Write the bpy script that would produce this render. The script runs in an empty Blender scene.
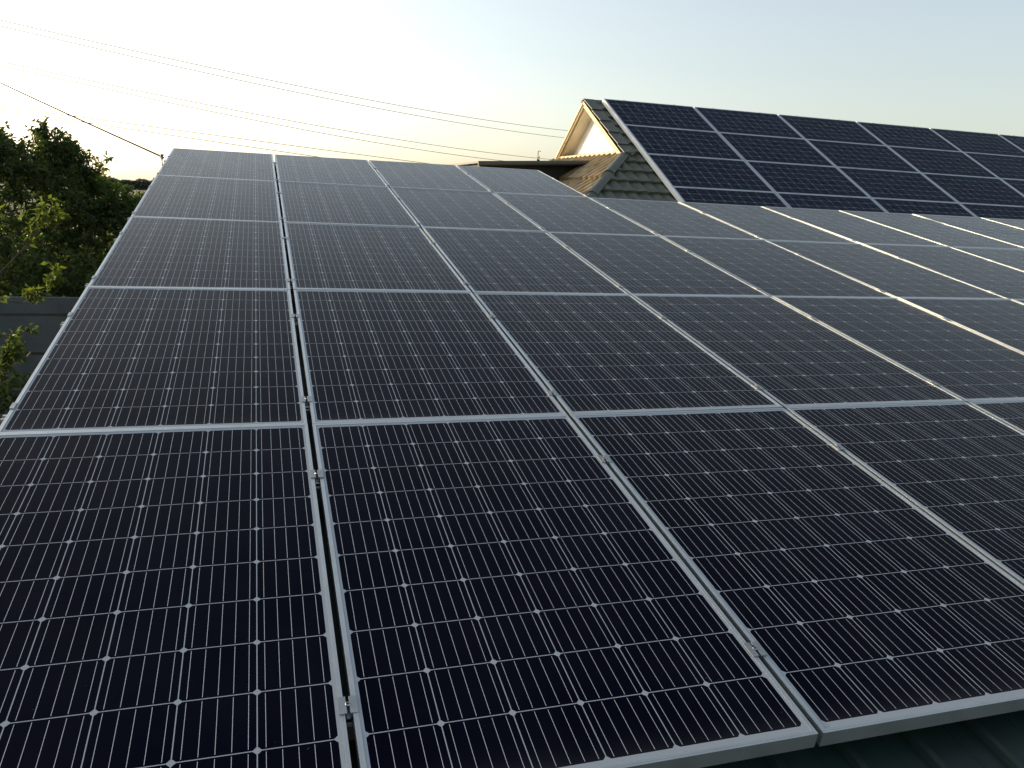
import bpy, bmesh, math, random
from mathutils import Vector, Matrix, Quaternion
R = math.radians
random.seed(7)
S = bpy.context.scene
COL = S.collection

# ------------------------------------------------------------------ camera, sky, sun, exposure
cd = bpy.data.cameras.new('camera')
cam = bpy.data.objects.new('camera', cd)
COL.objects.link(cam)
S.camera = cam
cd.sensor_width = 36.0
cd.lens = 28.45
cd.clip_start = 0.05
cd.clip_end = 6000
cam.matrix_world = Matrix(((0.95552516, 0.02029974, -0.2942101, -0.1743),
                           (-0.29100856, 0.2266314, -0.92949031, -1.2907),
                           (0.04780884, 0.97376903, 0.2224594, 4.1202),
                           (0, 0, 0, 1)))
SUN_AZ, SUN_EL = 46.0, 10.5           # azimuth from +Y towards -X, elevation
W = bpy.data.worlds.new('World'); S.world = W; W.use_nodes = True
nt = W.node_tree; nt.nodes.clear()
sky = nt.nodes.new('ShaderNodeTexSky'); sky.sky_type = 'NISHITA'; sky.sun_disc = False
sky.sun_elevation = R(SUN_EL); sky.sun_rotation = R(-SUN_AZ)
sky.altitude = 0; sky.air_density = 1.0; sky.dust_density = 2.2; sky.ozone_density = 1.0
bg = nt.nodes.new('ShaderNodeBackground'); bg.inputs['Strength'].default_value = 0.105
wo = nt.nodes.new('ShaderNodeOutputWorld')
hsv = nt.nodes.new('ShaderNodeHueSaturation'); hsv.inputs['Saturation'].default_value = .60; hsv.inputs['Value'].default_value = 1.16
nt.links.new(sky.outputs[0], hsv.inputs['Color']); nt.links.new(hsv.outputs[0], bg.inputs[0]); nt.links.new(bg.outputs[0], wo.inputs[0])
sd = bpy.data.lights.new('sun', 'SUN'); sd.energy = 2.2; sd.angle = R(0.5); sd.color = (1.0, 0.78, 0.48)
sun = bpy.data.objects.new('sun', sd); COL.objects.link(sun)
sv = Vector((-math.sin(R(SUN_AZ)) * math.cos(R(SUN_EL)), math.cos(R(SUN_AZ)) * math.cos(R(SUN_EL)), math.sin(R(SUN_EL))))
sun.rotation_euler = sv.to_track_quat('Z', 'Y').to_euler(); sun.location = (0, 0, 30)
S.view_settings.view_transform = 'Standard'; S.view_settings.look = 'None'
S.view_settings.gamma = 1.0; S.view_settings.exposure = 1.3

# ------------------------------------------------------------------ materials
def mat(name):
    m = bpy.data.materials.new(name); m.use_nodes = True
    n = m.node_tree; b = n.nodes['Principled BSDF']
    return m, n, b
def simple(name, col, rough=.6, metal=0.0, var=.15, scale=6.0, bump=0.0, spec=None):
    m, n, b = mat(name)
    tc = n.nodes.new('ShaderNodeTexCoord'); no = n.nodes.new('ShaderNodeTexNoise')
    no.inputs['Scale'].default_value = scale; no.inputs['Detail'].default_value = 6
    n.links.new(tc.outputs['Object'], no.inputs['Vector'])
    mx = n.nodes.new('ShaderNodeMix'); mx.data_type = 'RGBA'
    mx.inputs[6].default_value = tuple(c * (1 - var) for c in col) + (1,)
    mx.inputs[7].default_value = tuple(min(1, c * (1 + var)) for c in col) + (1,)
    rp = n.nodes.new('ShaderNodeMapRange'); rp.inputs[1].default_value = .3; rp.inputs[2].default_value = .7
    n.links.new(no.outputs[0], rp.inputs[0]); n.links.new(rp.outputs[0], mx.inputs[0])
    n.links.new(mx.outputs[2], b.inputs['Base Color'])
    b.inputs['Roughness'].default_value = rough; b.inputs['Metallic'].default_value = metal
    if spec is not None: b.inputs['Specular IOR Level'].default_value = spec
    if bump:
        bp = n.nodes.new('ShaderNodeBump'); bp.inputs['Strength'].default_value = bump; bp.inputs['Distance'].default_value = .01
        n.links.new(no.outputs[0], bp.inputs['Height']); n.links.new(bp.outputs[0], b.inputs['Normal'])
    return m

CELL, MX, NY = 0.1588, 0.018, 0.0268          # cell pitch, side margin, end margin
PW, PH = 6 * CELL + 2 * MX, 10 * CELL + 2 * NY
LIP = 0.0112

def cell_material(name, cell_col, cell_col2, back_col, rough, ior=1.086, sheen=.025):
    m, n, b = mat(name)
    N = n.nodes; L = n.links
    def M(op, a, c=None, d=None):
        x = N.new('ShaderNodeMath'); x.operation = op
        for i, v in enumerate((a, c, d)):
            if v is None: continue
            if isinstance(v, (int, float)): x.inputs[i].default_value = v
            else: L.new(v, x.inputs[i])
        return x.outputs[0]
    tc = N.new('ShaderNodeTexCoord'); sp = N.new('ShaderNodeSeparateXYZ')
    L.new(tc.outputs['Object'], sp.inputs[0])
    U = M('DIVIDE', M('SUBTRACT', sp.outputs[0], MX), CELL)
    V = M('DIVIDE', M('SUBTRACT', sp.outputs[1], NY), CELL)
    inu = M('MULTIPLY', M('GREATER_THAN', U, 0), M('LESS_THAN', U, 6))
    inv = M('MULTIPLY', M('GREATER_THAN', V, 0), M('LESS_THAN', V, 10))
    inside = M('MULTIPLY', inu, inv)
    fu = M('MULTIPLY', M('SUBTRACT', M('FRACT', U), .5), CELL)
    fv = M('MULTIPLY', M('SUBTRACT', M('FRACT', V), .5), CELL)
    a = M('ABSOLUTE', fu); c = M('ABSOLUTE', fv)
    hc = CELL / 2 - .0012
    cell = M('MULTIPLY', M('LESS_THAN', a, hc), M('LESS_THAN', c, hc))
    cell = M('MULTIPLY', cell, M('LESS_THAN', M('ADD', a, c), 2 * hc - .0078))
    cell = M('MULTIPLY', cell, inside)
    # five thin tabbing ribbons on every cell
    w = M('ABSOLUTE', M('SUBTRACT', M('FRACT', M('ADD', M('DIVIDE', fu, .0312), .5)), .5))
    bus = M('MULTIPLY', M('LESS_THAN', w, .00055 / .0312), M('LESS_THAN', c, hc - .0042))
    bus = M('MULTIPLY', bus, cell)
    # slight shade differences between cells
    cmb = N.new('ShaderNodeCombineXYZ'); L.new(M('FLOOR', U), cmb.inputs[0]); L.new(M('FLOOR', V), cmb.inputs[1])
    oi = N.new('ShaderNodeObjectInfo'); L.new(M('MULTIPLY', oi.outputs['Random'], 97), cmb.inputs[2])
    wn = N.new('ShaderNodeTexWhiteNoise'); L.new(cmb.outputs[0], wn.inputs['Vector'])
    mc = N.new('ShaderNodeMix'); mc.data_type = 'RGBA'; mc.inputs[6].default_value = cell_col + (1,); mc.inputs[7].default_value = cell_col2 + (1,)
    L.new(M('ADD', M('MULTIPLY', wn.outputs[0], .45), M('MULTIPLY', M('SUBTRACT', oi.outputs['Random'], .2), .9)), mc.inputs[0])
    mc.clamp_factor = False
    m1 = N.new('ShaderNodeMix'); m1.data_type = 'RGBA'; m1.inputs[6].default_value = back_col + (1,)
    L.new(cell, m1.inputs[0]); L.new(mc.outputs[2], m1.inputs[7])
    m2 = N.new('ShaderNodeMix'); m2.data_type = 'RGBA'; m2.inputs[7].default_value = (.53, .55, .57, 1)
    L.new(bus, m2.inputs[0]); L.new(m1.outputs[2], m2.inputs[6])
    # a film of dust, a little thicker along the low edge, and smudges in it
    mp = N.new('ShaderNodeVectorMath'); mp.operation = 'ADD'; L.new(tc.outputs['Object'], mp.inputs[0])
    cr = N.new('ShaderNodeCombineXYZ'); L.new(M('MULTIPLY', oi.outputs['Random'], 31), cr.inputs[0]); L.new(M('MULTIPLY', oi.outputs['Random'], 17), cr.inputs[2])
    L.new(cr.outputs[0], mp.inputs[1])
    no = N.new('ShaderNodeTexNoise'); no.inputs['Scale'].default_value = 3.2; no.inputs['Detail'].default_value = 8; no.inputs['Roughness'].default_value = .62
    L.new(mp.outputs[0], no.inputs['Vector'])
    dust = N.new('ShaderNodeMapRange'); dust.inputs[1].default_value = .42; dust.inputs[2].default_value = .8; dust.inputs[3].default_value = .0006; dust.inputs[4].default_value = .010
    L.new(no.outputs[0], dust.inputs[0])
    edge = M('MULTIPLY', M('POWER', 2.718, M('MULTIPLY', sp.outputs[1], -38.0)), M('MULTIPLY', no.outputs[0], .22))
    dustf = M('ADD', dust.outputs[0], edge)
    n2 = N.new('ShaderNodeTexNoise'); n2.inputs['Scale'].default_value = 90; n2.inputs['Detail'].default_value = 2
    L.new(mp.outputs[0], n2.inputs['Vector'])
    spk = M('MULTIPLY', M('GREATER_THAN', n2.outputs[0], .79), .12)
    m3 = N.new('ShaderNodeMix'); m3.data_type = 'RGBA'; m3.inputs[7].default_value = (.36, .36, .35, 1)
    L.new(M('MAXIMUM', dustf, spk), m3.inputs[0]); L.new(m2.outputs[2], m3.inputs[6])
    L.new(m3.outputs[2], b.inputs['Base Color'])
    rr = N.new('ShaderNodeMapRange'); rr.inputs[1].default_value = .3; rr.inputs[2].default_value = .75; rr.inputs[3].default_value = rough * .85; rr.inputs[4].default_value = rough * 1.25
    L.new(no.outputs[0], rr.inputs[0]); L.new(rr.outputs[0], b.inputs['Roughness'])
    b.inputs['IOR'].default_value = ior; b.inputs['Specular Tint'].default_value = (.84, .94, 1, 1)
    b.inputs['Sheen Weight'].default_value = sheen; b.inputs['Sheen Roughness'].default_value = .32; b.inputs['Sheen Tint'].default_value = (.60, .82, 1, 1)
    return m

M_cell = cell_material('panel_cells', (.0008, .0011, .0056), (.0014, .0018, .0078), (.33, .36, .39), .17)
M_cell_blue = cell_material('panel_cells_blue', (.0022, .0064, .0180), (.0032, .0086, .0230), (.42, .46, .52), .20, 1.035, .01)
M_alu = simple('anodised_aluminium', (.50, .53, .53), .34, .8, .06, 14)
M_alu_bright = simple('bright_aluminium', (.52, .54, .555), .45, .6, .06, 14)
M_alu_dull = simple('dull_aluminium', (.36, .38, .385), .5, 1.0, .1, 20)
M_steel = simple('bolt_steel', (.35, .35, .35), .35, 1.0, .2, 40)
M_roofgreen = simple('green_roof_sheet', (.007, .022, .017), .55, 0, .35, 3, .05)
M_tile = simple('grey_green_roof_tile', (.074, .082, .056), .55, 0, .30, 9, .15)
M_tile_hip = simple('sun_gold_hip_tile', (.26, .19, .09), .42, 0, .45, 7, .15)  # golden sunlight on the hip end is put into this tile colour
M_tile_dark = simple('ridge_cap_tile', (.070, .076, .056), .5, 0, .2, 8, .1)
M_cream = simple('cream_board', (.46, .32, .13), .5, 0, .06, 5)
M_soffit = simple('pale_soffit_board', (.78, .72, .55), .6, 0, .05, 5)
M_white = simple('white_gable_board', (.86, .85, .81), .6, 0, .04, 4)
M_wall = simple('render_wall', (.42, .38, .31), .85, 0, .1, 3, .1)
M_dark = simple('dark_brown_metal', (.055, .055, .048), .5, 0, .2, 6)
M_black = simple('shade_black_wall', (.016, .017, .014), .7, 0, .3, 8, .2)  # near-black colour holds the shade on the wall under the eave
M_fence = simple('grey_fence_concrete', (.072, .092, .104), .85, 0, .2, 5, .25)
M_wire = simple('wire_grey', (.05, .05, .05), 1, 0, .1, 2, 0, 0)
M_cable = simple('black_cable', (.02, .02, .02), 1, 0, .1, 2, 0, 0)
M_ceramic = simple('insulator', (.10, .09, .08), .3, 0, .1, 8)
M_pole = simple('pole_concrete', (.33, .31, .28), .85, 0, .12, 6, .2)
M_bark = simple('bark', (.07, .055, .04), .9, 0, .35, 18, .5)
M_brackish = simple('galvanised', (.42, .43, .42), .5, 1.0, .15, 12)

def leaf_material(name, c1, c2, trans=.45):
    m, n, b = mat(name)
    N = n.nodes; L = n.links
    g = N.new('ShaderNodeNewGeometry')
    mx = N.new('ShaderNodeMix'); mx.data_type = 'RGBA'; mx.inputs[6].default_value = c1 + (1,); mx.inputs[7].default_value = c2 + (1,)
    L.new(g.outputs['Random Per Island'], mx.inputs[0]); L.new(mx.outputs[2], b.inputs['Base Color'])
    b.inputs['Roughness'].default_value = .5; b.inputs['Specular IOR Level'].default_value = .35
    tr = N.new('ShaderNodeBsdfTranslucent')
    hs = N.new('ShaderNodeHueSaturation'); hs.inputs['Hue'].default_value = .475; hs.inputs['Saturation'].default_value = 1.15; hs.inputs['Value'].default_value = 1.7
    L.new(mx.outputs[2], hs.inputs['Color']); L.new(hs.outputs[0], tr.inputs['Color'])
    ms = N.new('ShaderNodeMixShader'); ms.inputs[0].default_value = trans
    L.new(b.outputs[0], ms.inputs[1]); L.new(tr.outputs[0], ms.inputs[2]); L.new(ms.outputs[0], n.nodes['Material Output'].inputs[0])
    return m
M_leaf = leaf_material('leaf_green', (.034, .075, .020), (.075, .120, .030), .5)
M_leaf_dark = leaf_material('leaf_dark', (.032, .066, .020), (.068, .100, .028), .48)
M_leaf_bright = leaf_material('leaf_bright', (.050, .090, .020), (.090, .125, .026), .5)
M_wood = leaf_material('far_foliage', (.060, .072, .052), (.085, .098, .070), .3)

def ground_material():
    m, n, b = mat('grass_ground'); N = n.nodes; L = n.links
    tc = N.new('ShaderNodeTexCoord')
    a = N.new('ShaderNodeTexNoise'); a.inputs['Scale'].default_value = .02; a.inputs['Detail'].default_value = 5
    c = N.new('ShaderNodeTexNoise'); c.inputs['Scale'].default_value = 3; c.inputs['Detail'].default_value = 8
    L.new(tc.outputs['Object'], a.inputs[0]); L.new(tc.outputs['Object'], c.inputs[0])
    m1 = N.new('ShaderNodeMix'); m1.data_type = 'RGBA'; m1.inputs[6].default_value = (.07, .09, .03, 1); m1.inputs[7].default_value = (.17, .15, .07, 1)
    L.new(a.outputs[0], m1.inputs[0])
    m2 = N.new('ShaderNodeMix'); m2.data_type = 'RGBA'; m2.blend_type = 'MULTIPLY'; m2.inputs[0].default_value = .5
    L.new(m1.outputs[2], m2.inputs[6]); L.new(c.outputs[0], m2.inputs[7]); L.new(m2.outputs[2], b.inputs['Base Color'])
    b.inputs['Roughness'].default_value = .95
    return m
M_ground = ground_material()

# ------------------------------------------------------------------ helpers
def link(o, parent=None):
    COL.objects.link(o)
    if parent is not None: o.parent = parent
    return o
def obj(name, bm, m, parent=None, smooth=False, recalc=True):
    me = bpy.data.meshes.new(name)
    if recalc: bmesh.ops.recalc_face_normals(bm, faces=bm.faces)
    bm.to_mesh(me); bm.free(); me.materials.append(m)
    if smooth:
        for p in me.polygons: p.use_smooth = True
    return link(bpy.data.objects.new(name, me), parent)
def tag(o, label=None, cat=None, group=None, kind=None):
    if label: o['label'] = label
    if cat: o['category'] = cat
    if group: o['group'] = group
    if kind: o['kind'] = kind
    return o
def empty(name, loc=(0, 0, 0), label=None, cat=None, group=None, rot=None):
    o = bpy.data.objects.new(name, None); o.empty_display_size = .1
    link(o); o.location = loc
    if rot is not None: o.rotation_euler = rot
    return tag(o, label, cat, group)
def box(bm, x0, x1, y0, y1, z0, z1, mtx=None):
    vs = [bm.verts.new((x, y, z)) for x in (x0, x1) for y in (y0, y1) for z in (z0, z1)]
    for f in ((0, 1, 3, 2), (4, 6, 7, 5), (0, 4, 5, 1), (2, 3, 7, 6), (0, 2, 6, 4), (1, 5, 7, 3)):
        bm.faces.new([vs[i] for i in f])
    if mtx is not None:
        for v in vs: v.co = mtx @ v.co
    return vs
def nbox(*a):
    bm = bmesh.new(); box(bm, *a); return bm
def tube(bm, pts, radii, n=8, caps=True):
    pts = [Vector(p) for p in pts]
    if isinstance(radii, (int, float)): radii = [radii] * len(pts)
    rings = []; ref = None
    for i, p in enumerate(pts):
        d = (pts[min(i + 1, len(pts) - 1)] - pts[max(i - 1, 0)]).normalized()
        if ref is None:
            ref = d.orthogonal().normalized()
        ref = (ref - d * ref.dot(d))
        if ref.length < 1e-4: ref = d.orthogonal()
        ref.normalize(); q = d.cross(ref)
        rings.append([bm.verts.new(p + (ref * math.cos(2 * math.pi * k / n) + q * math.sin(2 * math.pi * k / n)) * radii[i]) for k in range(n)])
    for a, b in zip(rings, rings[1:]):
        for k in range(n): bm.faces.new((a[k], a[(k + 1) % n], b[(k + 1) % n], b[k]))
    if caps:
        bm.faces.new(rings[0][::-1]); bm.faces.new(rings[-1])
def prism(bm, poly, d):
    """closed prism: polygon (list of 3-D points) pushed along vector d"""
    d = Vector(d); a = [bm.verts.new(Vector(p)) for p in poly]; b = [bm.verts.new(Vector(p) + d) for p in poly]
    n = len(a); bm.faces.new(a); bm.faces.new(b[::-1])
    for i in range(n): bm.faces.new((a[i], b[i], b[(i + 1) % n], a[(i + 1) % n]))

GZ = 0.5                                   # ground level
TAU = R(10.3)                              # pitch of the near roof
Z0 = 3.0
def sheet_pt(u, v, h=0.0):                 # point on / above the near array's plane
    return Vector((u, v * math.cos(TAU) - h * math.sin(TAU), Z0 + v * math.sin(TAU) + h * math.cos(TAU)))
M_near = Matrix.Translation((0, 0, Z0)) @ Matrix.Rotation(TAU, 4, 'X')

# ------------------------------------------------------------------ ground, hill, far wood
bm = bmesh.new()
xs = [-3000, -800, -300, -120, -40, 0, 40, 120, 300, 800, 3000]; ys = [-1500, -300, -60, -10, 20, 60, 120, 200, 300, 400, 480, 700, 1200, 4000]
def gh(x, y):
    t = max(0, min(1, (y - 60) / 360)); return GZ - .7 * t * t * (3 - 2 * t) if y > 60 else GZ
g = [[bm.verts.new((x, y, gh(x, y))) for y in ys] for x in xs]
for i in range(len(xs) - 1):
    for j in range(len(ys) - 1): bm.faces.new((g[i][j], g[i + 1][j], g[i + 1][j + 1], g[i][j + 1]))
tag(obj('ground', bm, M_ground), kind='structure')
bm = bmesh.new()
for k in range(30000):
    x = random.uniform(-150, 40)
    top = 5.6 + .7 * math.sin(x * .045 + 1) + .6 * math.sin(x * .13) + .5 * math.sin(x * .31) + .35 * math.sin(x * .9 + 2) - (.012 * (x + 85) if x > -85 else 0)
    z = gh(x, 450) + (top - gh(x, 450)) * (1 - random.random() ** 1.6 * .98)
    y = 450 + random.uniform(-5, 14)
    s = random.uniform(.35, .8)
    q = Quaternion(Vector((random.gauss(0, 1), random.gauss(0, 1), random.gauss(0, 1))).normalized(), random.uniform(0, 6.28))
    vs = [bm.verts.new(Vector((x, y, z)) + q @ Vector(c) * s) for c in ((-1, 0, 0), (0, -.7, .2), (1, 0, 0), (0, .7, .2))]
    bm.faces.new(vs)
tag(obj('woodland', bm, M_wood, recalc=False), 'distant line of trees along the horizon beyond the fields', 'woodland', kind='stuff')

# ------------------------------------------------------------------ near shed under the array
shed = empty('shed', (0, 0, GZ), 'low shed with green ribbed metal roof carrying the near solar array', 'building')
def sheet(name, u0, u1, v0, v1, m, parent, h=-0.085, off=(0, 0, 0)):
    """ribbed metal roofing: ribs run up the slope every 0.19 m"""
    bm = bmesh.new(); prof = []
    u = u0
    while u < u1 - .01:
        for du, hh in ((0, 0), (.078, 0), (.083, .0025), (.088, 0), (.143, 0), (.150, .016), (.168, .016), (.175, 0)):
            if u + du <= u1: prof.append((u + du, hh))
        u += .19
    for a in (0, -.006):
        pass
    rows = []
    nv = max(2, int((v1 - v0) / .6))
    for k in range(nv + 1):
        v = v0 + (v1 - v0) * k / nv
        rows.append([bm.verts.new(sheet_pt(p, v, h - .018 + hh)) for p, hh in prof])
    for a, b in zip(rows, rows[1:]):
        for k in range(len(prof) - 1): bm.faces.new((a[k], a[k + 1], b[k + 1], b[k]))
    o = obj(name, bm, m, None, recalc=False)
    sm = o.modifiers.new('thick', 'SOLIDIFY'); sm.thickness = .004; sm.offset = -1
    o.parent = parent; o.location = (-parent.location.x, -parent.location.y, -parent.location.z)
    return o
sheet('roof', -.95, 12.2, -.62, 6.62, M_roofgreen, shed)
sheet('roof', -.95, 2.97, 6.625, 8.2, M_roofgreen, shed)
def part(name, bm, m, parent, **k):
    """mesh given in world coordinates, parented to an unrotated thing"""
    o = obj(name, bm, m, parent, **k); w = Vector((0, 0, 0)); p = parent
    while p is not None: w += p.location; p = p.parent
    o.location = -w; return o
bm = bmesh.new()
for (x0, x1, y0, y1) in ((-.8, 12.0, -.45, -.25), (-.8, -.6, -.25, 6.3), (11.8, 12.0, -.25, 6.3), (2.9, 11.8, 6.15, 6.3), (-.8, -.6, 6.3, 7.9), (2.72, 2.9, 6.3, 7.9), (-.6, 2.72, 7.75, 7.9)):
    def zt(y): return Z0 + y * math.tan(TAU) - .15
    vs = [(x0, y0, GZ), (x1, y0, GZ), (x1, y1, GZ), (x0, y1, GZ)]
    a = [bm.verts.new(p) for p in vs]; b = [bm.verts.new((p[0], p[1], zt(p[1]))) for p in vs]
    bm.faces.new(a[::-1]); bm.faces.new(b)
    for i in range(4): bm.faces.new((a[i], a[(i + 1) % 4], b[(i + 1) % 4], b[i]))
part('wall', bm, M_wall, shed)
bm = bmesh.new()                                           # eave board
p = [sheet_pt(-.95, -.60, -.108), sheet_pt(-.95, -.60, -.24), sheet_pt(-.95, -.575, -.24), sheet_pt(-.95, -.575, -.108)]
prism(bm, p, (13.1, 0, 0)); part('eave_board', bm, M_dark, shed)

# ------------------------------------------------------------------ solar panels
FR = [(0, -.040), (0, 0), (.0040, 0), (.0040, -.0005), (.0054, -.0005), (.0054, 0), (LIP, 0),
      (LIP, -.0080), (.0035, -.0080), (.0035, -.0380), (.026, -.0380), (.026, -.040)]
def frame_mesh():
    bm = bmesh.new()
    loops = []
    for d, h in FR:
        loops.append([bm.verts.new(c) for c in ((d, d, h), (PW - d, d, h), (PW - d, PH - d, h), (d, PH - d, h))])
    n = len(loops)
    for i in range(n):
        a, b = loops[i], loops[(i + 1) % n]
        for k in range(4): bm.faces.new((a[k], a[(k + 1) % 4], b[(k + 1) % 4], b[k]))
    bmesh.ops.recalc_face_normals(bm, faces=bm.faces)
    me = bpy.data.meshes.new('panel_frame'); bm.to_mesh(me); bm.free(); me.materials.append(M_alu); return me
def lam_mesh(m):
    bm = bmesh.new(); d = LIP + .0002
    box(bm, d, PW - d, d, PH - d, -.0072, -.0014)
    bmesh.ops.recalc_face_normals(bm, faces=bm.faces)
    me = bpy.data.meshes.new('glass_face'); bm.to_mesh(me); bm.free(); me.materials.append(m); return me
def clamp_mesh(end=False):
    """mid clamp: hat-shaped aluminium channel over the seam, origin on the seam's middle"""
    g = .0066 if not end else .004
    bm = bmesh.new()
    t = .003
    prof = [(-g - .0135, .0004), (-g - .0135, .0004 + t), (-g + t, .0004 + t), (-g + t, -.012), (g - t, -.012), (g - t, .0004 + t), (g + .0135, .0004 + t), (g + .0135, .0004),
            (g - .0005, .0004), (g - .0005, -.015), (-g + .0005, -.015), (-g + .0005, .0004)]
    prism(bm, [(x, -.024, z) for x, z in prof], (0, .048, 0))
    bmesh.ops.recalc_face_normals(bm, faces=bm.faces)
    me = bpy.data.meshes.new('clamp'); bm.to_mesh(me); bm.free(); me.materials.append(M_alu_dull); return me
def bolt_mesh():
    bm = bmesh.new()
    r0, r1 = .0058, .0030; n = 12
    rings = []
    for r, z in ((r0, -.012), (r0, .0035), (r0 * .85, .0045), (r1, .0045), (r1, .0005)):
        rings.append([bm.verts.new((r * math.cos(2 * math.pi * k / n), r * math.sin(2 * math.pi * k / n), z)) for k in range(n)])
    for a, b in zip(rings, rings[1:]):
        for k in range(n): bm.faces.new((a[k], a[(k + 1) % n], b[(k + 1) % n], b[k]))
    bm.faces.new(rings[-1]); bm.faces.new(rings[0][::-1])
    bmesh.ops.recalc_face_normals(bm, faces=bm.faces)
    me = bpy.data.meshes.new('bolt'); bm.to_mesh(me); bm.free(); me.materials.append(M_steel); return me
def end_clamp_mesh():
    bm = bmesh.new()
    prof = [(.0105, .0004), (.0105, .0034), (-.004, .0034), (-.004, -.036), (-.022, -.036), (-.022, -.039), (-.001, -.039), (-.001, .0004)]
    prism(bm, [(x, -.024, z) for x, z in prof], (0, .048, 0))
    bmesh.ops.recalc_face_normals(bm, faces=bm.faces)
    me = bpy.data.meshes.new('end_clamp'); bm.to_mesh(me); bm.free(); me.materials.append(M_alu_dull); return me
FM, LM, LMB = frame_mesh(), lam_mesh(M_cell), lam_mesh(M_cell_blue)
FM2 = frame_mesh(); FM2.materials.clear(); FM2.materials.append(M_alu_bright)
CM, BM, EM = clamp_mesh(), bolt_mesh(), end_clamp_mesh()
CM2 = clamp_mesh(True)
RAILS = [.27, 1.27, 1.857, 2.848, 3.458, 4.445, 5.05, 6.04, 6.66, 7.64]
ORD = ['first', 'second', 'third', 'fourth', 'fifth', 'sixth', 'seventh', 'eighth', 'ninth', 'tenth', 'eleventh', 'twelfth']
ROWN = ['bottom row', 'second row up', 'third row up', 'fourth row up', 'short topmost row']
def colx(c): return -(PW + .0164) - .0060 if c == 0 else (c - 1) * (PW + .0132) - .0050
NCOL = [5, 7, 8, 11, 4]
rp = random.Random(3)
for r in range(5):
    for c in range(NCOL[r]):
        lab = 'dark solar panel, %s from left in the %s of the near array' % (ORD[c], ROWN[r])
        t = empty('solar_panel', (0, 0, 0), lab, 'solar panel', 'solar panels of the near array')
        x = colx(c); y = r * (PH + .002)
        loc = M_near @ Matrix.Translation((x + rp.uniform(-.0008, .0008), y + rp.uniform(-.0004, .0004), rp.uniform(-.0006, .0006)))
        tilt = Matrix.Rotation(R(rp.uniform(-.2, .2)), 4, 'X') @ Matrix.Rotation(R(rp.uniform(-.2, .2)), 4, 'Y')
        t.matrix_world = loc @ Matrix.Translation((PW / 2, PH / 2, 0)) @ tilt @ Matrix.Translation((-PW / 2, -PH / 2, 0))
        link(bpy.data.objects.new('frame', FM), t); link(bpy.data.objects.new('glass_face', LM), t)
        gap = .0164 if c == 0 else .0132
        for v in RAILS:
            if y < v < y + PH:
                if c < NCOL[r] - 1 or r == 4:
                    k = link(bpy.data.objects.new('clamp', CM if not (r == 4 and c == 3) else EM), t)
                    k.location = (PW + gap / 2, v - y, 0)
                    if r == 4 and c == 3: k.location = (PW, v - y, 0); k.rotation_euler = (0, 0, math.pi)
                    b = link(bpy.data.objects.new('bolt', BM), k)
                    b.location = (0, .002, 0) if not (r == 4 and c == 3) else (-.013, 0, -.036)
                if c == 0:
                    k = link(bpy.data.objects.new('end_clamp', EM), t); k.location = (0, v - y, 0)
                    b = link(bpy.data.objects.new('bolt', BM), k); b.location = (-.013, 0, -.036)
for i, v in enumerate(RAILS):
    bm = bmesh.new()
    x1 = 12.0 if v < 6.5 else 2.98
    for (z0, z1, y0, y1) in ((-.080, -.0405, -.020, -.008), (-.080, -.0405, .008, .020), (-.080, -.074, -.008, .008)):
        vs = box(bm, -1.05, x1, y0, y1, z0, z1)
    for q in bm.verts: q.co = sheet_pt(q.co.x, v + q.co.y, q.co.z)
    o = obj('mounting_rail', bm, M_alu_dull)
    tag(o, 'aluminium rail under the near panels, %s one up from the eave' % ORD[i], 'mounting rail', 'mounting rails of the near array')

# ------------------------------------------------------------------ house with gablet and steep roof
SL = R(28.07)
AO = Vector((5.2532, 11.6466, 5.7956))            # top left corner of the far array
house = empty('house', (7.0, 9.5, GZ), 'house with grey green tiled roof and pale triangular gable behind the near array', 'building')
nrm = Vector((0, -math.sin(SL), math.cos(SL)))
RY, RZ = 11.80, 5.742                             # ridge
GX = 4.96                                         # rake face
def fz(y, h=0): return RZ - (RY - y) * math.tan(SL) + h
def tile_slope(o, ud, sd_, nd, slen, lo, hi, m, name='roof_tiles', course=.31, wave=.18, amp=.019, step=.036):
    """tiled slope: o = top origin, ud along courses, sd_ down the slope, lo(s)/hi(s) bounds along ud"""
    bm = bmesh.new(); n = int(math.ceil(slen / course)); prev = None
    umin = min(lo(0), lo(slen)); umax = max(hi(0), hi(slen)); du = wave / 10; nu = int((umax - umin) / du) + 1
    for k in range(n):
        rows = []
        for j, f in enumerate((0.0, .25, .5, .75, .93, 1.0, 1.0)):
            row = []
            for i in range(nu + 1):
                u = umin + i * du
                ph = 2 * math.pi * u / wave
                w = amp * (abs(math.cos(ph / 2)) ** 1.3 * 2 - 1)
                scal = .060 * (abs(math.cos(ph / 2)) - .4)
                s = (k + f) * course + scal * (1 if f > 0 else 0) * f
                if k and f == 0: s += scal
                uu = min(max(u, lo(s)), hi(s))
                hh = w + step * f - (.034 if j == 6 else 0)
                row.append(bm.verts.new(o + ud * uu + sd_ * s + nd * hh))
            rows.append(row)
        for a, b in zip(rows, rows[1:]):
            for i in range(nu):
                va = (a[i], a[i + 1], b[i + 1], b[i])
                if (a[i].co - a[i + 1].co).length < 1e-5 and (b[i].co - b[i + 1].co).length < 1e-5: continue
                try: bm.faces.new(va)
                except ValueError: pass
    bmesh.ops.remove_doubles(bm, verts=bm.verts, dist=1e-5)
    return part(name, bm, m, house, smooth=False)
sdv = Vector((0, -math.cos(SL), -math.sin(SL)))
YB = 10.08                                         # foot of the gablet
EY = 7.75                                          # front eave
SB = (RY - YB) / math.cos(SL)
ZB = fz(YB)
HM = math.tan(SL) / .81                            # pitch of the hip end
HA = math.atan(HM)
def lo_front(s):
    y = RY - s * math.cos(SL)
    return GX if y >= YB else GX - (YB - y) * .81
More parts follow.
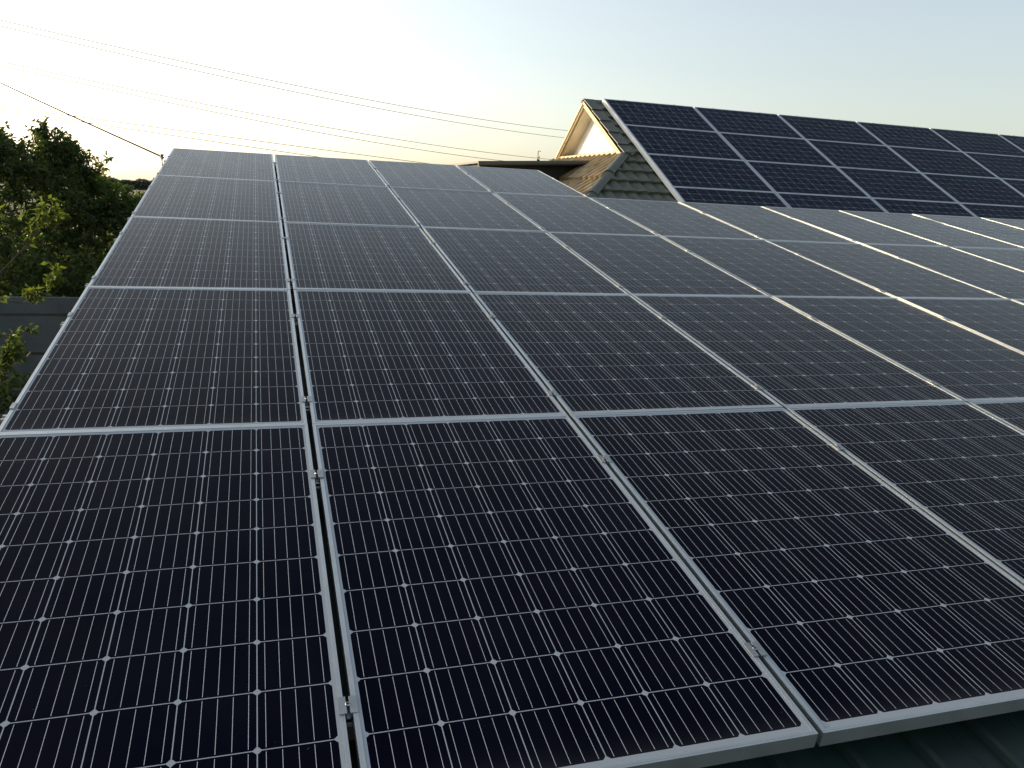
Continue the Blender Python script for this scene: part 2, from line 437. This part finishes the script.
tile_slope(Vector((0, RY, RZ)), Vector((1, 0, 0)), sdv, nrm, (RY - EY) / math.cos(SL), lo_front, lambda s: 16.5, M_tile)
SR = R(36)
YR = RY + (RZ - ZB) / math.tan(SR)
hs = Vector((-math.cos(HA), 0, -math.sin(HA))); hn = Vector((-math.sin(HA), 0, math.cos(HA)))
# hip end below the gablet: courses run along Y
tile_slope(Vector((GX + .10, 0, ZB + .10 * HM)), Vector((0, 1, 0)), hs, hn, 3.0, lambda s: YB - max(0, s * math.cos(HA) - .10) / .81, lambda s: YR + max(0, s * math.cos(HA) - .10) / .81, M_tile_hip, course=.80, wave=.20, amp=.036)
# rear slope as a plain tiled slab
bm = bmesh.new()
prism(bm, [(GX, RY, RZ - .02), (16.5, RY, RZ - .02), (16.5, RY + 3.9, RZ - .02 - 3.9 * math.tan(SR)), (GX - 2.2, RY + 3.9, RZ - .02 - 3.9 * math.tan(SR)), (GX, YR, ZB - .02)], (0, 0, -.05))
part('rear_roof', bm, M_tile_dark, house)
# under-deck of the front slope so nothing shows through
bm = bmesh.new()
prism(bm, [(GX + .02, RY, RZ - .045), (GX + .02, YB, ZB - .045), (GX - (YB - EY) * .81, EY, fz(EY) - .045), (16.5, EY, fz(EY) - .045), (16.5, RY, RZ - .045)], (0, 0, -.06))
part('roof_deck', bm, M_dark, house)
# walls
bm = bmesh.new(); box(bm, 3.5, 16.0, 8.15, 15.0, GZ, fz(8.15) - .14); part('wall', bm, M_wall, house)
# gablet: white board wall, cream fascia boards and soffits
WX = GX + .24
bm = bmesh.new()
prism(bm, [(WX, RY, RZ - .10), (WX, YB + .05, fz(YB + .05) - .10), (WX, YR - .05, ZB + .05 * math.tan(SR) - .10)], (.04, 0, 0))
gw = part('gable_wall', bm, M_white, house)
def board(y0, z0, y1, z1, x0, x1, th, name, m, parent, lift=0.0):
    """board following the rake from (y0,z0) to (y1,z1), hanging th below it, between x0 and x1"""
    bm = bmesh.new(); d = Vector((0, y1 - y0, z1 - z0)).normalized(); n = Vector((0, -d.z, d.y))
    if n.z > 0: n = -n
    a, b = Vector((x0, y0, z0)) - n * lift, Vector((x0, y1, z1)) - n * lift
    prism(bm, [a, b, b + n * th, a + n * th], (x1 - x0, 0, 0)); return part(name, bm, m, parent)
for (ye, ze, tl) in ((YB - .02, ZB - .012, 'front'), (YR + .35, ZB - .35 * math.tan(SR), 'rear')):
    board(RY, RZ + .012, ye, ze + .012, GX - .012, GX + .028, .042, 'fascia_board', M_cream, house)
    board(RY, RZ - .044, ye, ze - .044, GX + .006, GX + .040, .036, 'fascia_board', M_cream, house)
    board(RY, RZ - .075, ye, ze - .075, GX + .041, WX + .02, .022, 'soffit', M_soffit, house)
bm = bmesh.new(); box(bm, GX + .02, WX + .0, YB + .06, YR - .06, ZB - .03, ZB + .075)
part('flashing', bm, M_cream, house)
# ridge caps, hip caps and rake caps: short overlapping bent pieces
def caps(a, b, half, rise, n1, name='ridge_cap', seg=.42, m=M_tile_dark, side=None):
    a, b = Vector(a), Vector(b); d = (b - a); Lg = d.length; d.normalize(); s = d.cross(Vector(n1)).normalized(); up = s.cross(d).normalized()
    bm = bmesh.new(); k = 0; t = 0
    while t < Lg - .02:
        e = min(Lg, t + seg)
        pa, pb = a + d * t, a + d * (e + .03)
        l0, l1 = .010, .028
        pr = [(-half, -rise), (-half * .45, rise * .35), (0, rise * .6), (half * .45, rise * .35), (half, -rise)]
        if side: pr = [(-half, 0), (-half, .02), (half, .02), (half, 0)]
        A = [bm.verts.new(pa + s * x + up * (z + l0)) for x, z in pr]; B = [bm.verts.new(pb + s * x + up * (z + l1)) for x, z in pr]
        A2 = [bm.verts.new(v.co - up * .012) for v in A]; B2 = [bm.verts.new(v.co - up * .012) for v in B]
        for i in range(len(pr) - 1):
            bm.faces.new((A[i], A[i + 1], B[i + 1], B[i])); bm.faces.new((A2[i], B2[i], B2[i + 1], A2[i + 1]))
            bm.faces.new((A[i], A2[i], A2[i + 1], A[i + 1])); bm.faces.new((B[i], B[i + 1], B2[i + 1], B2[i]))
        bm.faces.new((A[0], B[0], B2[0], A2[0])); bm.faces.new((A[-1], A2[-1], B2[-1], B[-1]))
        t += seg
    return part(name, bm, m, house)
caps((GX - .01, RY, RZ + .012), (16.5, RY, RZ + .012), .09, .03, (0, 0, 1), seg=1.2)
caps((GX + .02, YB, ZB + .035), (GX - (YB - EY) * .81, EY, fz(EY) + .035), .085, .028, (-.3, -.3, 1), 'hip_cap', seg=.8)
caps((GX + .085, RY, RZ + .018), (GX + .085, YB - .02, ZB + .018), .095, 0, tuple(nrm), 'rake_cap', side=True)
caps((GX + .02, YR, ZB + .03), (GX - 1.7, YR + 2.1, ZB - 2.1 * math.tan(SR) * .75), .12, .03, (-.3, .3, 1), 'hip_cap')

# ------------------------------------------------------------------ far array on the house roof (panels lie on their long side)
def far_pt(a, b, h=0): return AO + Vector((a, 0, 0)) + sdv * b + nrm * h
NF = [7, 6, 6, 5]
FROW = ['top row', 'second row down', 'third row down', 'lowest visible row']
for r in range(4):
    for c in range(NF[r]):
        t = empty('solar_panel', (0, 0, 0), 'blue solar panel, %s from left in the %s of the house roof array' % (ORD[c], FROW[r]), 'solar panel', 'solar panels on the house roof')
        # local x (short side) runs up the slope, local y (long side) runs to -X
        o = far_pt(c * 1.660 + PH, r * .9925 + PW)
        X = -sdv; Y = Vector((-1, 0, 0)); Z = X.cross(Y)
        if Z.dot(nrm) < 0: Z = -Z
        mt = Matrix((X, Y, X.cross(Y))).transposed().to_4x4(); mt.translation = o
        t.matrix_world = mt @ Matrix.Translation((PW / 2, PH / 2, 0)) @ Matrix.Rotation(R(rp.uniform(-.12, .12)), 4, 'X') @ Matrix.Rotation(R(rp.uniform(-.12, .12)), 4, 'Y') @ Matrix.Translation((-PW / 2, -PH / 2, 0))
        link(bpy.data.objects.new('frame', FM2), t); link(bpy.data.objects.new('glass_face', LMB), t)
        for yy in (PH * .22, PH * .78):
            if r == 0:
                k = link(bpy.data.objects.new('end_clamp', EM), t); k.location = (PW, yy, 0); k.rotation_euler = (0, 0, math.pi)
                b = link(bpy.data.objects.new('bolt', BM), k); b.location = (-.013, 0, -.036)
            else:
                k = link(bpy.data.objects.new('clamp', CM), t); k.location = (PW + .0018, yy, 0)
                b = link(bpy.data.objects.new('bolt', BM), k)
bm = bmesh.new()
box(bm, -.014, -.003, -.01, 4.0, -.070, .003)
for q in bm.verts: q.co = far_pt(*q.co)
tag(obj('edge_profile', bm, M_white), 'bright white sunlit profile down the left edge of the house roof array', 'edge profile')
for c in range(6):
    for j, aa in enumerate((.36, 1.28)):
        bm = bmesh.new(); box(bm, -.02, .02, 0, 4.0, 0, .04)
        for q in bm.verts: q.co = far_pt(c * 1.66 + aa + q.co.x, q.co.y - .04, -.081 + q.co.z)
        tag(obj('mounting_rail', bm, M_alu_dull), 'aluminium rail down the slope, %s one under the %s panel column on the house' % (('left', 'right')[j], ORD[c]), 'mounting rail', 'mounting rails on the house roof')

# ------------------------------------------------------------------ dark flat-roofed extension beside the hip end
ext = empty('extension', (3.9, 12.5, GZ), 'dark extension with overhanging flat roof beside the tiled hip end', 'building')
def ztop(x): return 4.658 + (x - 3.05) * .062
bm = bmesh.new()
prism(bm, [(2.98, 10.88, ztop(2.98)), (5.05, 10.88, ztop(5.05)), (5.05, 10.88, ztop(5.05) - .030), (2.98, 10.88, ztop(2.98) - .030)], (0, 3.3, 0))
part('roof', bm, M_dark, ext)
bm = bmesh.new()                                   # gutter along the eave
tube(bm, [(2.97, 10.85, ztop(2.97) - .040), (4.93, 10.85, ztop(4.93) - .040)], .030, 10)
part('gutter', bm, M_dark, ext)
bm = bmesh.new()
prism(bm, [(3.06, 11.10, GZ), (5.25, 11.10, GZ), (5.25, 11.10, ztop(5.25) - .032), (3.06, 11.10, ztop(3.06) - .032)], (0, 2.9, 0))
part('wall', bm, M_black, ext)
vp = empty('antenna_mast', (4.46, 12.5, 4.74), 'thin antenna mast with small hooks on the dark extension roof', 'antenna')
bm = bmesh.new(); tube(bm, [(0, 0, 0), (0, 0, .21)], .006, 8); obj('mast', bm, M_cable, vp)
bm = bmesh.new(); tube(bm, [(0, 0, .205), (.02, 0, .215), (.045, 0, .205)], .005, 6); obj('hook', bm, M_cable, vp)
bm = bmesh.new(); tube(bm, [(0, 0, .10), (.03, 0, .105), (.03, 0, .13)], .006, 6); obj('hook', bm, M_cable, vp)
bm = bmesh.new(); box(bm, -.012, .03, -.012, .012, .05, .075); obj('junction_box', bm, M_cable, vp)

# ------------------------------------------------------------------ fence on the left
fence = empty('concrete_fence', (-4, 9.3, GZ), 'blue grey fence of stacked horizontal slabs under the trees', 'fence')
xs = [-11.0, -8.6, -6.2, -3.8, -1.4, 1.0]
for i in range(len(xs) - 1):
    for (z0, z1) in ((.52, 1.13), (1.16, 1.595), (1.625, 2.055), (2.085, 2.515), (2.545, 2.745)):
        bm = bmesh.new(); dz = rp.uniform(-.004, .004)
        box(bm, xs[i] + .06, xs[i + 1] - .06, 9.30 + rp.uniform(-.004, .004), 9.35, z0, z1)
        bmesh.ops.bevel(bm, geom=bm.edges[:], offset=.008, segments=1, affect='EDGES')
        part('slab', bm, M_fence, fence)
    bm = bmesh.new()                                  # rails that throw the dark joints
    for z in (1.145, 1.61, 2.07, 2.53): box(bm, xs[i] + .06, xs[i + 1] - .06, 9.33, 9.345, z - .017, z + .017)
    part('joint', bm, M_dark, fence)
for x in xs:
    bm = bmesh.new(); box(bm, x - .057, x + .057, 9.27, 9.38, GZ, 2.80); part('post', bm, M_fence, fence)

# ------------------------------------------------------------------ vegetation
def rvec(rng): 
    v = Vector((rng.gauss(0, 1), rng.gauss(0, 1), rng.gauss(0, 1))); return v.normalized()
def add_leaf(bm, p, d, n, L, w):
    s = d.cross(n).normalized(); n = s.cross(d).normalized()
    a = bm.verts.new(p); b = bm.verts.new(p + d * L * .42 + s * w + n * w * .35); c = bm.verts.new(p + d * L - n * L * .12); e = bm.verts.new(p + d * L * .42 - s * w + n * w * .35)
    bm.faces.new((a, b, c)); bm.faces.new((a, c, e))
def spray(bmL, bmW, rng, a, b, nleaf, L, w, r=.006, droop=.3, twigs=0, tl=.25):
    """a twig from a to b with leaves set alternately along it"""
    a, b = Vector(a), Vector(b); d = b - a; ln = d.length; mid = (a + b) / 2 + Vector((0, 0, ln * .08))
    pts = [a, mid, b]; tube(bmW, pts, [r, r * .7, r * .3], 4, False)
    for k in range(nleaf):
        t = rng.uniform(.12, 1.0) ; p = a.lerp(mid, t * 2) if t < .5 else mid.lerp(b, t * 2 - 1)
        dd = (d.normalized() * .5 + rvec(rng) * .8 + Vector((0, 0, -droop))).normalized()
        add_leaf(bmL, p, dd, (rvec(rng) + Vector((0, 0, .8))).normalized(), L * rng.uniform(.6, 1.2), w * rng.uniform(.7, 1.2))
    for k in range(twigs):
        t = rng.uniform(.2, .95); p = a.lerp(mid, t * 2) if t < .5 else mid.lerp(b, t * 2 - 1)
        q = p + (d.normalized() * .6 + rvec(rng) * .8).normalized() * tl * rng.uniform(.5, 1.1)
        spray(bmL, bmW, rng, p, q, max(5, nleaf // 3), L, w, r * .5, droop)
def tree(name, label, cat, base, trunk_top, blobs, n, L, w, ml, seed, r0=.09, droop=.3, group=None, per=9):
    rng = random.Random(seed); root = empty(name, base, label, cat, group); B = Vector(base)
    bL, bW = bmesh.new(), bmesh.new(); T = Vector(trunk_top) - B
    tube(bW, [(0, 0, -.1), T * .35 + Vector((.05, .03, 0)), T * .7 + Vector((-.04, .02, 0)), T], [r0, r0 * .8, r0 * .62, r0 * .45], 9)
    tot = sum(b[2] for b in blobs)
    for c, rad, wt in blobs:
        c = Vector(c) - B; rad = Vector(rad)
        q = T.lerp(c, .45) + Vector((0, 0, -.1)); st = T * rng.uniform(.55, 1)
        tube(bW, [st, (st + q) / 2 + rvec(rng) * .08, q, c], [r0 * .42, r0 * .33, r0 * .25, r0 * .1], 6, False)
        m_ = int(n * wt / tot)
        ends = [c + Vector([x * s for x, s in zip(rvec(rng) * rng.uniform(.4, .75), rad)]) for _ in range(max(3, m_ // 30))]
        for e in ends: tube(bW, [c, (c + e) / 2 + rvec(rng) * .04, e], [r0 * .16, r0 * .11, r0 * .06], 5, False)
        for _ in range(m_):
            v = rvec(rng); k = rng.random() ** .33
            lump = 1 + .22 * math.sin(v.x * 5 + c.x * 3) * math.sin(v.z * 6 + seed) + .12 * math.sin(v.y * 11 + v.x * 9)
            p = c + Vector([x * s * k * lump for x, s in zip(v, rad)])
            o = (v + Vector((0, 0, .35)) + rvec(rng) * .7).normalized()
            near = min(ends, key=lambda e: (e - p).length_squared)
            o = (o + (p - near).normalized() * .5).normalized()
            ln = rng.uniform(.10, .22)
            tube(bW, [p - o * ln * .5, p + o * ln * .5], [.0035, .002], 3, False)
            for _ in range(per):
                dd = (o * .5 + rvec(rng) * .85 + Vector((0, 0, -droop))).normalized()
                add_leaf(bL, p + o * ln * rng.uniform(-.5, .5), dd, (rvec(rng) + Vector((0, 0, .7))).normalized(), L * rng.uniform(.6, 1.25), w * rng.uniform(.7, 1.25))
    obj('trunk', bW, M_bark, root, recalc=False); obj('crown', bL, ml, root, recalc=False)
    return root
tree('broadleaf_tree', 'tall dark broadleaf tree at the far left behind the fence', 'tree', (-4.4, 12.4, GZ), (-4.3, 12.3, 2.9),
     [((-4.1, 12.3, 4.05), (.75, .8, .62), 1.0), ((-4.8, 12.4, 3.6), (1.0, .9, .9), 1.2), ((-3.6, 12.1, 3.2), (.7, .8, .75), .9), ((-4.4, 12.0, 2.7), (1.0, .8, .6), .7), ((-3.4, 12.2, 4.25), (.42, .5, .35), .4), ((-5.6, 12.6, 4.2), (.8, .8, .8), .8), ((-3.95, 12.2, 4.55), (.55, .5, .28), .5), ((-3.75, 12.3, 4.45), (.3, .4, .2), .25)],
     1900, .085, .019, M_leaf_dark, 11, .12)
tree('cherry_tree', 'dark tree with drooping leaves whose arching top branch stands against the sky', 'tree', (-3.0, 12.9, GZ), (-3.05, 12.8, 2.9),
     [((-3.12, 12.8, 4.55), (.32, .35, .24), .5), ((-2.90, 12.8, 4.42), (.26, .3, .20), .4), ((-3.25, 12.7, 4.1), (.5, .6, .38), .8), ((-2.68, 12.8, 4.25), (.13, .2, .13), .14), ((-2.95, 12.6, 3.6), (.65, .6, .5), 1.0), ((-3.1, 12.4, 2.9), (.8, .6, .5), .9), ((-3.22, 12.8, 4.82), (.10, .12, .14), .07)],
     1150, .09, .017, M_leaf_dark, 23, .08, droop=.75)
tree('bush', 'rounded dense green shrub below the open sky next to the array', 'bush', (-2.4, 13.2, GZ), (-2.4, 13.1, 2.3),
     [((-2.55, 13.0, 3.75), (.50, .5, .36), 1.0), ((-2.1, 13.0, 3.60), (.45, .5, .38), .9), ((-2.7, 12.9, 3.1), (.7, .6, .6), 1.0), ((-1.95, 12.9, 3.0), (.6, .5, .6), 1.0), ((-2.3, 12.8, 2.4), (.9, .5, .5), .8), ((-2.62, 13.0, 4.05), (.22, .25, .14), .2)],
     1500, .075, .019, M_leaf, 37, .07)
tree('bush', 'lower shrub with yellowish leaf tips beside the array edge', 'bush', (-1.6, 13.6, GZ), (-1.6, 13.6, 2.3),
     [((-1.75, 13.6, 3.62), (.40, .5, .36), 1.0), ((-1.4, 13.6, 3.50), (.40, .5, .40), 1.0), ((-1.6, 13.5, 2.9), (.7, .6, .6), 1.2)],
     800, .075, .020, M_leaf_bright, 41, .06)
tree('hedge', 'dense dark hedge filling the space just above the fence top', 'hedge', (-3.6, 10.6, GZ), (-3.6, 10.6, 1.8),
     [((-5.4, 10.6, 2.5), (.9, .35, .75), 1), ((-4.2, 10.6, 2.6), (.9, .35, .75), 1), ((-3.1, 10.6, 2.55), (.8, .35, .7), 1), ((-2.1, 10.6, 2.5), (.7, .35, .7), 1), ((-1.3, 10.7, 2.5), (.6, .35, .7), .9)],
     1700, .075, .022, M_leaf_dark, 53, .05)
tree('thicket', 'dark thicket far behind the trees, seen only through gaps in them', 'thicket', (-4.2, 16.0, GZ), (-4.2, 16.0, 1.8),
     [((-7.0, 16, 2.6), (1.3, .6, 1.3), 1), ((-5.4, 16, 2.5), (1.2, .6, 1.3), 1), ((-4.0, 16, 2.4), (1.1, .6, 1.3), 1), ((-2.8, 16, 2.3), (1.0, .6, 1.2), 1), ((-1.8, 16, 2.2), (.9, .6, 1.2), .9)],
     1500, .13, .045, M_leaf_dark, 59, .06)
# light twigs standing out against the sky, belonging to a young tree
def branchy(name, label, base, stems, ml, seed, L, w, cat='tree', r=.02):
    rng = random.Random(seed); root = empty(name, base, label, cat); B = Vector(base); bL, bW = bmesh.new(), bmesh.new()
    for st in stems:
        pts = [Vector(p) - B for p in st['p']]; rad = st.get('r', r)
        tube(bW, pts, [rad * (1 - .8 * i / (len(pts) - 1)) for i in range(len(pts))], 7, False)
        for (a, b) in zip(pts[st.get('from', 1):], pts[st.get('from', 1) + 1:]):
            for k in range(st.get('n', 4)):
                t = rng.random(); p = a.lerp(b, t); d = (b - a).normalized()
                q = p + (d * .8 + rvec(rng) * .9 + Vector((0, 0, .15))).normalized() * st.get('tl', .3) * rng.uniform(.5, 1.1)
                spray(bL, bW, rng, p, q, st.get('leaves', 14), L, w, .005, .35, st.get('tw', 1), .14)
    obj('trunk', bW, M_bark, root, recalc=False); obj('crown', bL, ml, root, recalc=False); return root
branchy('young_tree', 'slender young tree with bright backlit yellow green sprays in front of the fence', (-3.35, 8.3, GZ),
        [dict(p=[(-3.35, 8.3, GZ), (-3.25, 8.3, 1.8), (-2.95, 8.3, 2.9), (-2.50, 8.3, 3.4), (-2.28, 8.3, 3.72)], **{'from': 3}, n=7, leaves=14, tl=.26),
         dict(p=[(-2.95, 8.3, 2.85), (-2.55, 8.25, 2.82), (-2.35, 8.2, 2.95), (-2.12, 8.2, 3.16)], r=.010, n=5, leaves=9, tl=.17),
         dict(p=[(-3.2, 8.3, 2.0), (-3.1, 8.25, 2.9), (-2.8, 8.2, 3.5), (-2.6, 8.2, 3.85)], r=.014, n=3, leaves=9, tl=.25)],
        M_leaf_bright, 5, .085, .024)
branchy('shrub', 'dark leafy shrub low in the corner between fence and array', (-2.75, 7.4, GZ),
        [dict(p=[(-2.75, 7.4, GZ), (-2.70, 7.4, 1.4), (-2.60, 7.4, 2.1), (-2.47, 7.4, 2.62)], n=11, leaves=18, tl=.33, **{'from': 1}),
         dict(p=[(-2.75, 7.4, GZ), (-2.6, 7.3, 1.2), (-2.45, 7.3, 1.8), (-2.32, 7.3, 2.05)], n=9, leaves=16, tl=.30, **{'from': 1}),
         dict(p=[(-2.75, 7.4, GZ), (-2.95, 7.3, 1.5), (-2.85, 7.3, 2.3), (-2.62, 7.3, 2.80)], n=12, leaves=18, tl=.33, **{'from': 1})],
        M_leaf_dark, 6, .075, .022, 'bush')
branchy('sapling', 'thin sapling whose leafy tip sticks up beside the arching branch', (-2.55, 12.9, GZ),
        [dict(p=[(-2.55, 12.9, GZ), (-2.8, 12.9, 2.2), (-2.75, 12.9, 3.7), (-2.60, 12.9, 4.15), (-2.38, 12.9, 4.42)], n=7, leaves=8, tl=.13, **{'from': 3}, r=.014),
         dict(p=[(-2.75, 12.9, 3.7), (-2.68, 12.9, 4.1), (-2.63, 12.9, 4.5)], n=4, leaves=7, tl=.13, **{'from': 1}, r=.009)],
        M_leaf_bright, 9, .075, .018)
rng = random.Random(77); bm = bmesh.new()
for k in range(2600):
    x, y = rng.uniform(-12, -1), rng.uniform(6.5, 9.2); p = Vector((x, y, GZ)); 
    add_leaf(bm, p, Vector((rng.uniform(-.4, .4), rng.uniform(-.4, .4), 1)).normalized(), rvec(rng), rng.uniform(.1, .3), .008)
tag(obj('grass', bm, M_leaf, recalc=False), 'rough grass growing along the foot of the fence', 'grass', kind='stuff')

# ------------------------------------------------------------------ cable bracket on the array edge, cable and overhead wires
CAMP = Vector((-.1743, -1.2907, 4.1202))
brk = sheet_pt(-1.035, 7.40, 0)
bt = empty('cable_bracket', brk, 'small bracket with insulator at the upper left array edge', 'bracket')
bm = bmesh.new(); box(bm, -.01, .03, -.03, .03, -.06, -.045); box(bm, -.012, -.004, -.02, .02, -.06, .03); obj('plate', bm, M_brackish, bt)
bm = bmesh.new()
for z, r in ((.0, .012), (.012, .02), (.024, .012), (.036, .018)):
    tube(bm, [(-.008, 0, z + .005), (-.008, 0, z + .017)], r, 10)
obj('insulator', bm, M_ceramic, bt)
def wire(name, a, b, sag, r, label, m, group=None, n=40):
    a, b = Vector(a), Vector(b); pts = []
    for i in range(n + 1):
        t = i / n; p = a.lerp(b, t); p.z -= sag * 4 * t * (1 - t); pts.append(p)
    bm = bmesh.new(); tube(bm, pts, r, 6)
    return tag(obj(name, bm, m, smooth=True), label, 'cable' if 'cable' in name else 'wire', group)
wire('service_cable', brk + Vector((-.01, 0, .03)), (-8.62, 21.15, 7.50), .05, .0085, 'thin black cable rising from the array edge to upper left', M_cable)
LPO, RPO = (-8.6, 21.17), (19.85, 46.68)
def utility_pole(name, x, y, label, zs):
    t = empty(name, (x, y, GZ), label, 'utility pole', 'utility poles')
    bm = bmesh.new(); tube(bm, [(0, 0, -.2), (0, 0, 4), (0, 0, 8.3)], [.15, .125, .10], 12); obj('post', bm, M_pole, t)
    for z in zs:
        bm = bmesh.new(); box(bm, -.55, .55, -.05, .05, z - GZ - .16, z - GZ - .07); obj('crossarm', bm, M_pole, t)
        for dx in (-.4, .4):
            bm = bmesh.new(); tube(bm, [(dx, 0, z - GZ - .07), (dx, 0, z - GZ + .02)], [.035, .025], 8); obj('insulator', bm, M_ceramic, t)
utility_pole('utility_pole', LPO[0], LPO[1], 'utility pole left of the view where the overhead wires start', (7.9, 7.45, 7.05, 5.8))
utility_pole('utility_pole', RPO[0], RPO[1], 'utility pole behind the house gable where the overhead wires end', (8.25, 6.5, 5.0))
WG = 'overhead wires across the sky'
for a, b, sag, lab in (((-8.55, 21.2, 7.97), (19.77, 46.73, 8.28), .45, 'topmost overhead wire across the pale sky'),
                       ((-8.57, 21.19, 7.86), (19.79, 46.72, 7.84), .45, 'second overhead wire, just below the topmost one'),
                       ((-8.64, 21.17, 7.07), (19.89, 46.68, 6.55), .50, 'upper wire of the middle overhead pair'),
                       ((-8.65, 21.16, 7.03), (19.91, 46.67, 6.24), .60, 'lower wire of the middle overhead pair'),
                       ((-8.78, 21.11, 5.87), (19.96, 46.65, 5.23), .05, 'upper wire of the lowest pair, close above the array'),
                       ((-8.77, 21.12, 5.83), (20.0, 46.63, 4.54), .05, 'lowest overhead wire, skimming the top of the near array')):
    wire('overhead_wire', a, b, sag, .010, lab, M_wire, WG)
